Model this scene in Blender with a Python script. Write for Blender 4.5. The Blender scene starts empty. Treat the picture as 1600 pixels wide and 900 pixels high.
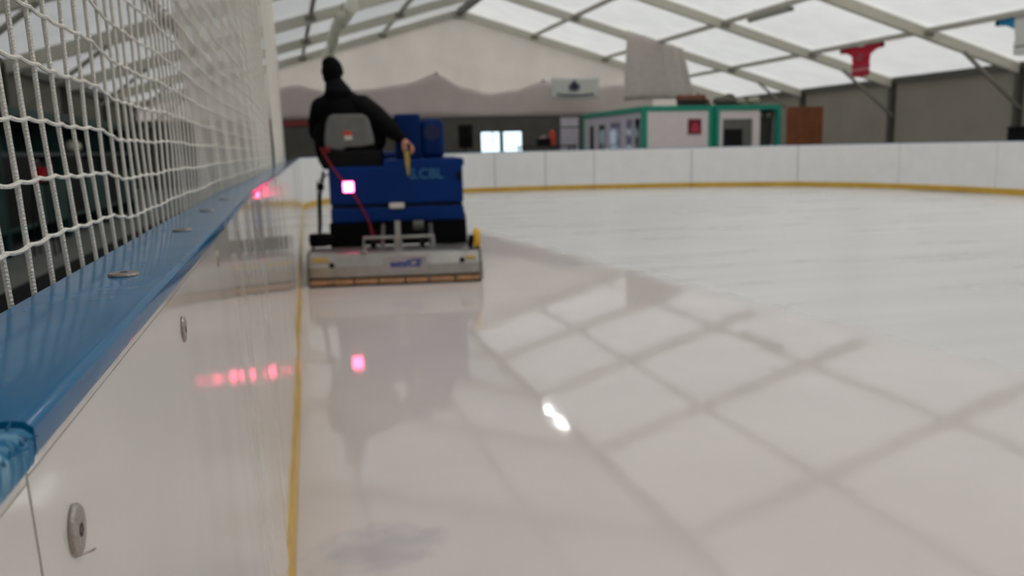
import bpy, bmesh, math, random
from mathutils import Vector, Matrix
random.seed(7)
PI = math.pi
sc = bpy.context.scene
C = sc.collection

# ------------------------------------------------------------------ camera
yaw, pitch, roll = .2373, .1666, .0238
fw = Vector((math.sin(yaw)*math.cos(pitch), math.cos(yaw)*math.cos(pitch), -math.sin(pitch)))
r0 = Vector((math.cos(yaw), -math.sin(yaw), 0)); u0 = r0.cross(fw)
rr = r0*math.cos(roll) - u0*math.sin(roll)
uu = u0*math.cos(roll) + r0*math.sin(roll)
cam_d = bpy.data.cameras.new('camera'); cam = bpy.data.objects.new('camera', cam_d); C.objects.link(cam)
M = Matrix.Identity(4)
for i in range(3):
    M[i][0] = rr[i]; M[i][1] = uu[i]; M[i][2] = -fw[i]
M.translation = (0, 0, 1.156)
cam.matrix_world = M
cam_d.sensor_width = 36; cam_d.lens = 1300/1600*36; cam_d.clip_start = .02; cam_d.clip_end = 400
cam_d.dof.use_dof = True; cam_d.dof.focus_distance = .46; cam_d.dof.aperture_fstop = 11.5
sc.camera = cam

# ------------------------------------------------------------------ world: bright overcast sky
w = bpy.data.worlds.new('overcast'); sc.world = w; w.use_nodes = True
bgn = w.node_tree.nodes['Background']
bgn.inputs[0].default_value = (.93, .97, 1.0, 1); bgn.inputs[1].default_value = 2.0
# low hazy sun beyond the right-hand side of the tent
sd = bpy.data.lights.new('sun', 'SUN'); sd.energy = 8; sd.angle = math.radians(12); sd.color = (1, .97, .93)
sun = bpy.data.objects.new('sun', sd); C.objects.link(sun); sun.rotation_euler = Vector((-.9, -.1, -.42)).to_track_quat('-Z', 'Y').to_euler()
vs = sc.view_settings
vs.view_transform = 'Standard'; vs.look = 'None'; vs.gamma = 1; vs.use_curve_mapping = False; vs.exposure = 0.0

# ------------------------------------------------------------------ materials
def lin(h):
    h = h.lstrip('#'); o = []
    for i in (0, 2, 4):
        c = int(h[i:i+2], 16)/255
        o.append(c/12.92 if c <= .04045 else ((c+.055)/1.055)**2.4)
    return (*o, 1)
MATS = {}
def mat(name, col, rough=.6, metal=0, var=.08, scale=6, bump=0, bscale=40, spec=.5, emit=None, es=0, coat=0):
    if name in MATS: return MATS[name]
    m = bpy.data.materials.new(name); m.use_nodes = True; nt = m.node_tree; N = nt.nodes; L = nt.links
    b = N['Principled BSDF']; c = lin(col) if isinstance(col, str) else col
    b.inputs['Roughness'].default_value = rough; b.inputs['Metallic'].default_value = metal
    b.inputs['Specular IOR Level'].default_value = spec
    if coat: b.inputs['Coat Weight'].default_value = coat; b.inputs['Coat Roughness'].default_value = .08
    tc = N.new('ShaderNodeTexCoord')
    nz = N.new('ShaderNodeTexNoise'); nz.inputs['Scale'].default_value = scale; nz.inputs['Detail'].default_value = 5
    L.new(tc.outputs['Object'], nz.inputs['Vector'])
    rp = N.new('ShaderNodeValToRGB'); L.new(nz.outputs['Fac'], rp.inputs[0])
    rp.color_ramp.elements[0].position = .3; rp.color_ramp.elements[1].position = .7
    rp.color_ramp.elements[0].color = (*[x*(1-var) for x in c[:3]], 1)
    rp.color_ramp.elements[1].color = (*[min(1, x*(1+var)) for x in c[:3]], 1)
    L.new(rp.outputs[0], b.inputs['Base Color'])
    if bump:
        n2 = N.new('ShaderNodeTexNoise'); n2.inputs['Scale'].default_value = bscale
        L.new(tc.outputs['Object'], n2.inputs['Vector'])
        bp = N.new('ShaderNodeBump'); bp.inputs['Strength'].default_value = bump; bp.inputs['Distance'].default_value = .01
        L.new(n2.outputs['Fac'], bp.inputs['Height']); L.new(bp.outputs[0], b.inputs['Normal'])
    if emit:
        b.inputs['Emission Color'].default_value = lin(emit) if isinstance(emit, str) else emit
        b.inputs['Emission Strength'].default_value = es
    MATS[name] = m; return m

def fabric(name, dif, trans, fac, scale=1.2, var=.05):
    """tent cloth: part of the daylight on its outside comes through"""
    m = bpy.data.materials.new(name); m.use_nodes = True; nt = m.node_tree; N = nt.nodes; L = nt.links
    N.remove(N['Principled BSDF']); out = N['Material Output']
    d = N.new('ShaderNodeBsdfDiffuse'); t = N.new('ShaderNodeBsdfTranslucent'); mx = N.new('ShaderNodeMixShader')
    tc = N.new('ShaderNodeTexCoord'); nz = N.new('ShaderNodeTexNoise'); nz.inputs['Scale'].default_value = scale; nz.inputs['Detail'].default_value = 4
    L.new(tc.outputs['Object'], nz.inputs['Vector'])
    for sh, c in ((d, dif), (t, trans)):
        rp = N.new('ShaderNodeValToRGB'); L.new(nz.outputs['Fac'], rp.inputs[0])
        rp.color_ramp.elements[0].position = .3; rp.color_ramp.elements[1].position = .7
        rp.color_ramp.elements[0].color = (*[x*(1-var) for x in c[:3]], 1); rp.color_ramp.elements[1].color = (*[min(1, x*(1+var)) for x in c[:3]], 1)
        L.new(rp.outputs[0], sh.inputs['Color'])
    mx.inputs[0].default_value = fac
    L.new(d.outputs[0], mx.inputs[1]); L.new(t.outputs[0], mx.inputs[2]); L.new(mx.outputs[0], out.inputs['Surface'])
    MATS[name] = m; return m

roof_cloth = fabric('roof_cloth', (.90, .90, .885), (.34, .34, .335), .5)
gable_cloth = fabric('gable_cloth', (.62, .57, .52), (.56, .50, .43), .35)
swag_cloth = fabric('swag_cloth', (.84, .755, .725), (.6, .5, .48), .3)
drape_cloth = fabric('drape_cloth', (.80, .74, .70), (.7, .64, .6), .4, 5)
side_cloth = fabric('side_cloth', (.25, .235, .195), (.05, .046, .038), .25)
alu = mat('aluminium', '#c9c5b6', .5, .1, .05)
steel_grey = mat('painted_steel', '#55544e', .5, .2)
purlin_m = mat('purlin_alu', '#b0ada2', .5, .1)
concrete = mat('concrete', '#6b6d68', .8, 0, .15, 2, .2)
rubber = mat('black_rubber', '#050506', .8, 0, .2, 8, .2, spec=.15)
blackp = mat('black_plastic', '#060607', .6, spec=.2)
darkgrey = mat('dark_grey_wall', '#5a5650', .8, 0, .12, 2)
teal = mat('teal_paint', '#129a80', .5, 0, .06)
cabin_white = mat('cabin_white', '#f0e4e5', .6, 0, .03)
lilac = mat('lilac_white', '#d3cbd9', .6, 0, .05)
dark_glass = mat('dark_glass', '#1a1c1e', .12, 0, .1)
blue_glass = mat('blue_glass', '#8e8fae', .1, 0, .15, 2)
navy = mat('navy_print', '#39435a', .7)
white_cloth = mat('white_cloth', '#d9d9d4', .8, 0, .03)
red_cloth = mat('red_cloth', '#c0122e', .8, 0, .08)
pink_stripe = mat('stripe_pink', '#e9b9bd', .8)
stripe_red = mat('stripe_muted_red', '#a8384c', .8)
grey_print = mat('grey_print', '#7a5c58', .8)
orange_wood = mat('orange_wood', '#7d4520', .6, 0, .2, 3)
brown = mat('brown_carpet', '#6e5443', .9, 0, .2, 6)
dark_brown = mat('dark_brown', '#2d2722', .8, 0, .2)
grey_tarp = mat('grey_tarp', '#5d5c50', .8, 0, .2)
pale_bag = mat('pale_bag', '#a8a594', .7, 0, .1)
orange = mat('orange_paint', '#d1452b', .6)
blue_paint = mat('blue_paint', '#002e70', .45, 0, .06, 4, spec=.15)
blue_dark = mat('blue_paint_tank', '#00245c', .5, 0, .06, 4, spec=.12)
steel = mat('stainless', '#a9a7a3', .3, .75, .12, 9)
plate_m = mat('label_plate', '#a9a3a3', .5, .1)
wood_strip = mat('wood_strip', '#b98d68', .7, 0, .2, 14)
yellow = mat('yellow_plastic', '#e0ac1e', .5, 0, .06)
yellow_strap = mat('yellow_strap', '#b59a4c', .7)
sticker = mat('yellow_sticker', '#c9a75e', .6)
dull_red = mat('dull_red', '#7d0c26', .6)
ltblue = mat('lightblue_print', '#2c6a92', .6)
logo_blue = mat('logo_blue', '#2b3f8f', .6)
seat_grey = mat('seat_grey', '#6f716d', .8, 0, .1, 12)
white_plastic = mat('white_plastic', '#d8d6cc', .5)
jacket_m = mat('black_jacket', '#0b0b0d', .8, 0, .3, 9, .3, 25, spec=.1)
trouser_m = mat('black_trousers', '#0d0e12', .8, 0, .2)
skin_m = mat('skin', '#c78d78', .55, 0, .05)
hat_m = mat('black_knit', '#08080a', .9, 0, .2, 60, .5, 120, spec=.1)
boot_m = mat('boot', '#15120f', .6)
green_dark = mat('dark_green_paint', '#0f3b36', .5, 0, .12)
ceramic = mat('helmet_white', '#c9c5ba', .35)
red_plastic = mat('red_plastic', '#c01f2a', .45)
zinc = mat('zinc_washer', '#a89f97', .32, .85, .2, 90, .25, 220)
zinc_dark = mat('socket_dark', '#2c2825', .5, .5)
tail_red = mat('tail_light', '#ff4060', .3, emit=(1, .055, .16, 1), es=26)
tube_on = mat('lit_tube', '#ffffff', .3, emit=(1, .98, .96, 1), es=25)
tube_off = mat('unlit_tube', '#b5b5b0', .3)
asphalt = mat('asphalt', '#55565a', .9, 0, .1)
cyan_cloth = mat('cyan_cloth', '#1f86b4', .8)

def cap_mat(name, scratch):
    m = bpy.data.materials.new(name); m.use_nodes = True; N = m.node_tree.nodes; L = m.node_tree.links
    b = N['Principled BSDF']; tc = N.new('ShaderNodeTexCoord'); mp = N.new('ShaderNodeMapping')
    L.new(tc.outputs['Object'], mp.inputs[0])
    nz = N.new('ShaderNodeTexNoise'); nz.inputs['Detail'].default_value = 8; L.new(mp.outputs[0], nz.inputs['Vector'])
    rp = N.new('ShaderNodeValToRGB'); L.new(nz.outputs['Fac'], rp.inputs[0])
    b.inputs['Roughness'].default_value = .12; b.inputs['Specular IOR Level'].default_value = .10
    e = rp.color_ramp.elements
    if scratch:
        mp.inputs['Scale'].default_value = (9, 160, 40); nz.inputs['Scale'].default_value = 1.4
        e[0].position = .42; e[0].color = lin('#1d6f9c'); e[1].position = .72; e[1].color = lin('#9cc6da')
        b.inputs['Roughness'].default_value = .45
        bp = N.new('ShaderNodeBump'); bp.inputs['Strength'].default_value = .8; bp.inputs['Distance'].default_value = .002
        L.new(nz.outputs['Fac'], bp.inputs['Height']); L.new(bp.outputs[0], b.inputs['Normal'])
    else:
        mp.inputs['Scale'].default_value = (30, 5, 30); nz.inputs['Scale'].default_value = 2
        e[0].position = .25; e[0].color = lin('#0f6392'); e[1].position = .75; e[1].color = lin('#176d9f')
        n2 = N.new('ShaderNodeTexNoise'); n2.inputs['Scale'].default_value = 14; L.new(tc.outputs['Object'], n2.inputs['Vector'])
        bp = N.new('ShaderNodeBump'); bp.inputs['Strength'].default_value = .18; bp.inputs['Distance'].default_value = .004
        L.new(n2.outputs['Fac'], bp.inputs['Height']); L.new(bp.outputs[0], b.inputs['Normal'])
    L.new(rp.outputs[0], b.inputs['Base Color']); return m
cap_blue = cap_mat('blue_cap', False); cap_scraped = cap_mat('blue_cap_scraped', True)

def board_mat(name, c1, c2, rough, bump):
    m = bpy.data.materials.new(name); m.use_nodes = True; N = m.node_tree.nodes; L = m.node_tree.links
    b = N['Principled BSDF']; tc = N.new('ShaderNodeTexCoord'); mp = N.new('ShaderNodeMapping'); L.new(tc.outputs['Object'], mp.inputs[0])
    nz = N.new('ShaderNodeTexNoise'); nz.inputs['Scale'].default_value = 3; nz.inputs['Detail'].default_value = 6; L.new(mp.outputs[0], nz.inputs['Vector'])
    rp = N.new('ShaderNodeValToRGB'); L.new(nz.outputs['Fac'], rp.inputs[0]); e = rp.color_ramp.elements
    e[0].position = .3; e[0].color = lin(c1); e[1].position = .7; e[1].color = lin(c2)
    L.new(rp.outputs[0], b.inputs['Base Color']); b.inputs['Roughness'].default_value = rough; b.inputs['Specular IOR Level'].default_value = .5
    if bump:
        m2 = N.new('ShaderNodeMapping'); m2.inputs['Scale'].default_value = (1, 1.5, .4); L.new(tc.outputs['Object'], m2.inputs[0])
        n2 = N.new('ShaderNodeTexNoise'); n2.inputs['Scale'].default_value = 2.6; n2.inputs['Detail'].default_value = .3; L.new(m2.outputs[0], n2.inputs['Vector'])
        bp = N.new('ShaderNodeBump'); bp.inputs['Strength'].default_value = bump; bp.inputs['Distance'].default_value = .01
        L.new(n2.outputs['Fac'], bp.inputs['Height']); L.new(bp.outputs[0], b.inputs['Normal'])
    return m
board_near = board_mat('board_near', '#d8d3cc', '#e0dcd6', .085, .5)
board_far = board_mat('board_far', '#efeff0', '#f5f5f5', .3, 0)
kick_yellow = board_mat('kick_yellow', '#c79b2a', '#d9b042', .35, 0)

def net_mat():
    m = bpy.data.materials.new('net_cord'); m.use_nodes = True; N = m.node_tree.nodes; L = m.node_tree.links
    b = N['Principled BSDF']; b.inputs['Roughness'].default_value = .8
    tc = N.new('ShaderNodeTexCoord'); mp = N.new('ShaderNodeMapping'); mp.inputs['Rotation'].default_value = (.6, .5, .4); L.new(tc.outputs['Object'], mp.inputs[0])
    wv = N.new('ShaderNodeTexWave'); wv.inputs['Scale'].default_value = 170; wv.inputs['Distortion'].default_value = 6; wv.bands_direction = 'Z'; L.new(mp.outputs[0], wv.inputs['Vector'])
    rp = N.new('ShaderNodeValToRGB'); L.new(wv.outputs['Fac'], rp.inputs[0]); e = rp.color_ramp.elements
    e[0].color = lin('#e6e1d6'); e[1].color = lin('#f7f3ea')
    L.new(rp.outputs[0], b.inputs['Base Color'])
    bp = N.new('ShaderNodeBump'); bp.inputs['Strength'].default_value = .5; bp.inputs['Distance'].default_value = .001
    L.new(wv.outputs['Fac'], bp.inputs['Height']); L.new(bp.outputs[0], b.inputs['Normal']); return m
net_m = net_mat()

def ice_mat():
    m = bpy.data.materials.new('ice'); m.use_nodes = True; N = m.node_tree.nodes; L = m.node_tree.links
    b = N['Principled BSDF']; tc = N.new('ShaderNodeTexCoord'); P = tc.outputs['Object']
    sep = N.new('ShaderNodeSeparateXYZ'); L.new(P, sep.inputs[0])
    def math_(op, a, c=None, cl=False):
        n = N.new('ShaderNodeMath'); n.operation = op; n.use_clamp = cl
        for i, v in enumerate((a, c)):
            if v is None: continue
            if isinstance(v, (int, float)): n.inputs[i].default_value = v
            else: L.new(v, n.inputs[i])
        return n.outputs[0]
    def noise(scale, det=4, sc3=(1, 1, 1), rot=0):
        mp = N.new('ShaderNodeMapping'); mp.inputs['Scale'].default_value = sc3; mp.inputs['Rotation'].default_value = (0, 0, rot); L.new(P, mp.inputs[0])
        n = N.new('ShaderNodeTexNoise'); n.inputs['Scale'].default_value = scale; n.inputs['Detail'].default_value = det
        L.new(mp.outputs[0], n.inputs['Vector']); return n.outputs['Fac']
    X, Y = sep.outputs[0], sep.outputs[1]
    wob = math_('MULTIPLY', math_('SUBTRACT', noise(2.2), .5), .28)
    # water film left by the machine: right of the boards up to the edge of the second pass
    edge = math_('ADD', math_('MULTIPLY', math_('SUBTRACT', 11.2, Y), .12), 2.35)
    d1 = math_('ADD', math_('SUBTRACT', edge, X), wob)
    w1 = math_('MULTIPLY', math_('ADD', d1, .15), 3.5, True)
    ahead = math_('MULTIPLY', math_('MULTIPLY', math_('SUBTRACT', Y, 7.45), 9, True), math_('MULTIPLY', math_('SUBTRACT', 1.55, X), 9, True))
    far = math_('MULTIPLY', math_('SUBTRACT', 12.5, Y), .8, True)
    wet = math_('MULTIPLY', math_('MULTIPLY', w1, math_('SUBTRACT', 1, ahead)), far)
    streak = noise(1.0, 6, (.35, 2.4, 1), .35)
    mott = noise(1.6, 5)
    def ramp(fac, c0, c1, p0=.3, p1=.7):
        rp = N.new('ShaderNodeValToRGB'); L.new(fac, rp.inputs[0]); e = rp.color_ramp.elements
        e[0].position = p0; e[1].position = p1; e[0].color = c0; e[1].color = c1; return rp.outputs[0]
    dry = ramp(streak, lin('#e0dddb'), lin('#ebe9e7'), .3, .7)
    wetc = ramp(mott, lin('#ded5d2'), lin('#e5dcd9'))
    mx = N.new('ShaderNodeMix'); mx.data_type = 'RGBA'; L.new(wet, mx.inputs[0]); L.new(dry, mx.inputs[6]); L.new(wetc, mx.inputs[7])
    # a small bluish patch in the ice colour close to the boards
    dx = math_('DIVIDE', math_('SUBTRACT', X, .13), .24); dy = math_('DIVIDE', math_('SUBTRACT', Y, 2.33), .18)
    rad = math_('ADD', math_('ADD', math_('POWER', dx, 2), math_('POWER', dy, 2)), math_('MULTIPLY', math_('SUBTRACT', noise(9), .5), 2.2))
    st = math_('MULTIPLY', math_('SUBTRACT', 1, rad, True), .27)
    mx2 = N.new('ShaderNodeMix'); mx2.data_type = 'RGBA'; L.new(st, mx2.inputs[0]); L.new(mx.outputs[2], mx2.inputs[6]); mx2.inputs[7].default_value = lin('#6a7396')
    L.new(mx2.outputs[2], b.inputs['Base Color'])
    b.inputs['IOR'].default_value = 1.33; b.inputs['Specular IOR Level'].default_value = .5
    rg = math_('SUBTRACT', math_('ADD', .22, math_('MULTIPLY', streak, .14)), math_('MULTIPLY', wet, math_('ADD', .17, math_('MULTIPLY', streak, .14))))
    L.new(rg, b.inputs['Roughness'])
    bp = N.new('ShaderNodeBump'); bp.inputs['Distance'].default_value = .01; bp.inputs['Strength'].default_value = .05
    L.new(noise(5, 2), bp.inputs['Height']); L.new(bp.outputs[0], b.inputs['Normal'])
    return m
ice = ice_mat()

# ------------------------------------------------------------------ mesh helpers
class MB:
    def __init__(s): s.v = []; s.f = []
    def add(s, vs, fs):
        o = len(s.v); s.v += [tuple(p) for p in vs]; s.f += [tuple(i+o for i in f) for f in fs]; return s
    def box(s, c, d, m=None):
        x, y, z = d[0]/2, d[1]/2, d[2]/2
        vs = [Vector((a*x, b*y, e*z)) for e in (-1, 1) for b in (-1, 1) for a in (-1, 1)]
        if m: vs = [m @ p for p in vs]
        vs = [p+Vector(c) for p in vs]
        return s.add(vs, [(0, 2, 3, 1), (4, 5, 7, 6), (0, 1, 5, 4), (2, 6, 7, 3), (0, 4, 6, 2), (1, 3, 7, 5)])
    def bx(s, x0, x1, y0, y1, z0, z1): return s.box(((x0+x1)/2, (y0+y1)/2, (z0+z1)/2), (x1-x0, y1-y0, z1-z0))
    def beam(s, a, b, wd, ht, up=(0, 0, 1)):
        a = Vector(a); b = Vector(b); t = (b-a).normalized(); sd = t.cross(Vector(up)).normalized(); n = sd.cross(t)
        vs = [p+sd*i*wd/2+n*j*ht/2 for p in (a, b) for i, j in ((-1, -1), (1, -1), (1, 1), (-1, 1))]
        return s.add(vs, [(0, 1, 2, 3), (7, 6, 5, 4), (0, 4, 5, 1), (1, 5, 6, 2), (2, 6, 7, 3), (3, 7, 4, 0)])
    def tube(s, path, r, n=8, caps=True):
        path = [Vector(p) for p in path]; rs = r if isinstance(r, (list, tuple)) else [r]*len(path)
        t0 = (path[1]-path[0]).normalized(); ref = Vector((0, 0, 1)) if abs(t0.z) < .9 else Vector((1, 0, 0))
        nx = t0.cross(ref).normalized(); vs = []
        for i, p in enumerate(path):
            t = (path[min(i+1, len(path)-1)]-path[max(i-1, 0)]).normalized()
            nx = (nx - t*nx.dot(t)).normalized(); ny = t.cross(nx)
            vs += [p+(nx*math.cos(2*PI*k/n)+ny*math.sin(2*PI*k/n))*rs[i] for k in range(n)]
        fs = [(i*n+k, i*n+(k+1) % n, (i+1)*n+(k+1) % n, (i+1)*n+k) for i in range(len(path)-1) for k in range(n)]
        if caps: fs += [tuple(range(n))[::-1], tuple((len(path)-1)*n+k for k in range(n))]
        return s.add(vs, fs)
    def lathe(s, prof, c, axis='z', n=24):   # prof: (radius, height) along axis, closed at r=0
        vs = []
        for (rd, h) in prof:
            for k in range(n):
                a = 2*PI*k/n; p = (rd*math.cos(a), rd*math.sin(a), h)
                if axis == 'x': p = (h, p[0], p[1])
                elif axis == 'y': p = (p[0], h, p[1])
                vs.append(Vector(p)+Vector(c))
        m = len(prof)
        fs = [(i*n+k, i*n+(k+1) % n, (i+1)*n+(k+1) % n, (i+1)*n+k) for i in range(m-1) for k in range(n)]
        fs += [tuple(range(n))[::-1], tuple((m-1)*n+k for k in range(n))]
        return s.add(vs, fs)
    def ell(s, c, rd, nu=16, nv=10, m=None):
        vs = []; 
        for j in range(nv+1):
            ph = PI*j/nv
            for i in range(nu):
                th = 2*PI*i/nu; p = Vector((rd[0]*math.sin(ph)*math.cos(th), rd[1]*math.sin(ph)*math.sin(th), rd[2]*math.cos(ph)))
                if m: p = m @ p
                vs.append(p+Vector(c))
        fs = [(j*nu+i, (j+1)*nu+i, (j+1)*nu+(i+1) % nu, j*nu+(i+1) % nu) for j in range(nv) for i in range(nu)]
        return s.add(vs, fs)
    def grid(s, fn, nu, nv):
        vs = [fn(i/nu, j/nv) for j in range(nv+1) for i in range(nu+1)]
        return s.add(vs, [(j*(nu+1)+i, j*(nu+1)+i+1, (j+1)*(nu+1)+i+1, (j+1)*(nu+1)+i) for j in range(nv) for i in range(nu)])
    def prism(s, pts, d):   # extrude polygon of 3D points by vector d
        n = len(pts); d = Vector(d); vs = [Vector(p) for p in pts]+[Vector(p)+d for p in pts]
        return s.add(vs, [tuple(range(n))[::-1], tuple(range(n, 2*n))]+[(i, (i+1) % n, n+(i+1) % n, n+i) for i in range(n)])
    def sweep(s, path, prof):   # path: 2D plan points; prof: closed list of (offset to outside, z)
        pts = [Vector(p).to_2d() for p in path]; n = len(prof); vs = []
        for i, p in enumerate(pts):
            t = (pts[min(i+1, len(pts)-1)]-pts[max(i-1, 0)]).normalized(); nn = Vector((-t.y, t.x))
            vs += [(p.x+nn.x*o, p.y+nn.y*o, z) for o, z in prof]
        m = len(pts)
        fs = [(i*n+k, (i+1)*n+k, (i+1)*n+(k+1) % n, i*n+(k+1) % n) for i in range(m-1) for k in range(n)]
        fs += [tuple(range(n)), tuple((m-1)*n+k for k in range(n))[::-1]]
        return s.add(vs, fs)
    def build(s, name, m, parent=None, smooth=False, bevel=0, solid=0, seg=2, loc=None):
        me = bpy.data.meshes.new(name); me.from_pydata(s.v, [], s.f); me.materials.append(m)
        bm = bmesh.new(); bm.from_mesh(me); bmesh.ops.remove_doubles(bm, verts=bm.verts, dist=1e-6)
        bmesh.ops.recalc_face_normals(bm, faces=bm.faces); bm.to_mesh(me); bm.free()
        if smooth:
            me.polygons.foreach_set('use_smooth', [True]*len(me.polygons)); me.set_sharp_from_angle(angle=.7)
        o = bpy.data.objects.new(name, me); C.objects.link(o)
        if parent: o.parent = parent
        if loc: o.location = loc
        if solid: md = o.modifiers.new('thick', 'SOLIDIFY'); md.thickness = solid; md.offset = 0
        if bevel: md = o.modifiers.new('bevel', 'BEVEL'); md.width = bevel; md.segments = seg; md.limit_method = 'ANGLE'
        return o
def tag(o, label, cat, group=None):
    o['label'] = label; o['category'] = cat
    if group: o['group'] = group
    return o
def struct(o, label=None, cat=None):
    o['kind'] = 'structure'
    if label: o['label'] = label
    if cat: o['category'] = cat
    return o
def empty(name, loc=(0, 0, 0), rz=0, parent=None):
    o = bpy.data.objects.new(name, None); C.objects.link(o); o.location = loc; o.rotation_euler = (0, 0, rz); o.empty_display_size = .2
    if parent: o.parent = parent
    return o
def text(name, body, size, m, parent, mw, extr=.002, shear=0, bold=0):
    cu = bpy.data.curves.new(name, 'FONT'); cu.body = body; cu.size = size; cu.extrude = extr; cu.align_x = 'CENTER'; cu.align_y = 'CENTER'; cu.shear = shear; cu.offset = bold
    t = bpy.data.objects.new(name+'_tmp', cu); C.objects.link(t); dg = bpy.context.evaluated_depsgraph_get(); dg.update()
    me = bpy.data.meshes.new_from_object(t.evaluated_get(dg)); bpy.data.objects.remove(t)
    me.materials.clear(); me.materials.append(m); me.transform(mw)
    o = bpy.data.objects.new(name, me); C.objects.link(o); o.parent = parent; return o
def sm(x): x = max(0, min(1, x)); return x*x*(3-2*x)

# ------------------------------------------------------------------ tent
psi, Xr, Yg, Hr, TT, W, BAY, NB = -.0234, 6.34, 34.07, 6.6, .286, 12.4, 5.0, 9
def T(U, V, z=None, dz=0):
    c, s = math.cos(psi), math.sin(psi)
    return Vector((Xr+U*c+V*s, Yg-U*s+V*c, (Hr-abs(U)*TT if z is None else z)+dz))
EAVE = Hr-W*TT
US = [-12.4, -9.3, -6.2, -3.1, 0, 3.1, 6.2, 9.3, 12.4]

ground = struct(MB().bx(-60, 80, -60, 110, -.4, -.3).build('ground_outside', asphalt), 'grey asphalt ground outside the tent', 'ground')
fl = struct(MB().prism([T(-W, 0, -.06), T(W, 0, -.06), T(W, -NB*BAY, -.06), T(-W, -NB*BAY, -.06)], (0, 0, -.1)).build('floor', concrete), 'grey concrete floor around the rink', 'floor')

ceiling = struct(empty('ceiling', T(0, 0, 0)), 'white translucent tent roof carried on aluminium rafters', 'roof')
inv = Matrix.Translation(-T(0, 0, 0))
def cchild(mb, name, m, **k):
    mb.v = [tuple(Vector(p)-T(0, 0, 0)) for p in mb.v]; return mb.build(name, m, ceiling, **k)
for b in range(NB):
    for i in range(8):
        u0_, u1_ = US[i], US[i+1]
        def fn(a, c):
            U = u0_+(u1_-u0_)*a; V = -(b+c)*BAY+(.3*(1-c) if b == 0 else 0)-(.3*c if b == NB-1 else 0); U *= 1.02 if abs(U) > 12 else 1
            return T(U, V, None, .12-.05*math.sin(PI*a)*math.sin(PI*c))
        cchild(MB().grid(fn, 4, 5), 'roof_panel', roof_cloth, smooth=True)
for b in range(NB+1):
    for sgn in (-1, 1):
        cchild(MB().beam(T(sgn*.02, -b*BAY, None, -.1), T(sgn*W, -b*BAY, None, -.1), .13, .27), 'rafter', alu)
        # bolted lip along the lower edge of the rafter
    cchild(MB().box(T(0, -b*BAY, None, -.2), (.55, .16, .22)), 'ridge_joint', purlin_m, bevel=.02)
for b in range(NB):
    for U in US[1:-1]:
        z = -.02 if U else -.06
        cchild(MB().beam(T(U, -b*BAY-.06, None, z), T(U, -(b+1)*BAY+.06, None, z), .10 if U else .2, .13 if U else .24), 'purlin', purlin_m if U else steel_grey)
    for U in US[1:-1]:
        if U: cchild(MB().box(T(U, -b*BAY-.0, None, -.1), (.3, .2, .16)), 'purlin_clamp', mat('clamp_grey', '#8a877c', .6), bevel=.02)

def side_wall(sgn, name, label):
    root = struct(empty(name, T(sgn*W, 0, 0)), label, 'wall'); org = T(sgn*W, 0, 0)
    def ch(mb, n, m, **k):
        mb.v = [tuple(Vector(p)-org) for p in mb.v]; return mb.build(n, m, root, **k)
    for b in range(NB):
        def fn(a, c): return T(sgn*(W+.1+.03*math.sin(PI*a)*math.sin(PI*c)), -(b+a)*BAY, -.06+c*(EAVE+.2))
        ch(MB().grid(fn, 6, 4), 'wall_panel', side_cloth, smooth=True)
        ch(MB().beam(T(sgn*W, -b*BAY, EAVE-.02), T(sgn*W, -(b+1)*BAY, EAVE-.02), .12, .2), 'eave_beam', steel_grey)
    for b in range(NB+1):
        ch(MB().beam(T(sgn*W, -b*BAY, -.06), T(sgn*W, -b*BAY, EAVE), .2, .16, (0, 1, 0)), 'post', steel_grey)
        ch(MB().beam(T(sgn*(W-.05), -b*BAY-.12, EAVE-1.15), T(sgn*(W-2.0), -b*BAY-.12, None, -.25) , .07, .09, (0, 1, 0)), 'brace', mat('brace_grey', '#8c897e', .6))
    return root
side_wall(1, 'wall_right', 'grey fabric side wall of the tent with posts and braces on the right')
side_wall(-1, 'wall_left', 'grey fabric side wall of the tent seen through the net')

# far gable
gw = struct(empty('wall_back', T(0, 0, 0)), 'beige fabric gable wall at the far end of the tent', 'wall')
def gch(mb, n, m, **k):
    mb.v = [tuple(Vector(p)-T(0, 0, 0)) for p in mb.v]; return mb.build(n, m, gw, **k)
LINT = 2.40
for i in range(8):
    def fn(a, c):
        U = US[i]+(US[i+1]-US[i])*a; top = Hr-abs(U)*TT+.1
        return T(U, .12+.03*math.sin(PI*a*2), LINT+(top-LINT)*c)
    gch(MB().grid(fn, 6, 4), 'gable_panel', gable_cloth, smooth=True)
gch(MB().beam(T(-W, .1, LINT), T(W, .1, LINT), .2, .12), 'lintel_beam', steel_grey)
# lower service wall behind, with two windows to the daylight
W1 = (6.98, 7.83); W2 = (7.91, 8.76); WZ = (.98, 1.86); YB = 33.7
lw = struct(empty('wall_service', (0, YB, 0)), 'dim grey service wall under the far gable', 'wall')
def lbx(x0, x1, z0, z1, n='wall_panel', m=darkgrey, y0=0, y1=.12, **k): return MB().bx(x0, x1, y0, y1, z0, z1).build(n, m, lw, **k)
lbx(-6, W1[0], -.06, 2.36); lbx(W2[1], 18.6, -.06, 2.36); lbx(W1[0], W2[1], -.06, WZ[0]); lbx(W1[0], W2[1], WZ[1], 2.36); lbx(W1[1], W2[0], WZ[0], WZ[1])
clear = bpy.data.materials.new('clear_glass'); clear.use_nodes = True
_n = clear.node_tree.nodes; _l = clear.node_tree.links; _n.remove(_n['Principled BSDF'])
_t = _n.new('ShaderNodeBsdfTransparent'); _t.inputs[0].default_value = (.86, .96, 1, 1); _g = _n.new('ShaderNodeBsdfGlossy'); _g.inputs['Roughness'].default_value = .05
_m = _n.new('ShaderNodeMixShader'); _m.inputs[0].default_value = .06
_l.new(_t.outputs[0], _m.inputs[1]); _l.new(_g.outputs[0], _m.inputs[2]); _l.new(_m.outputs[0], _n['Material Output'].inputs['Surface'])
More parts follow.
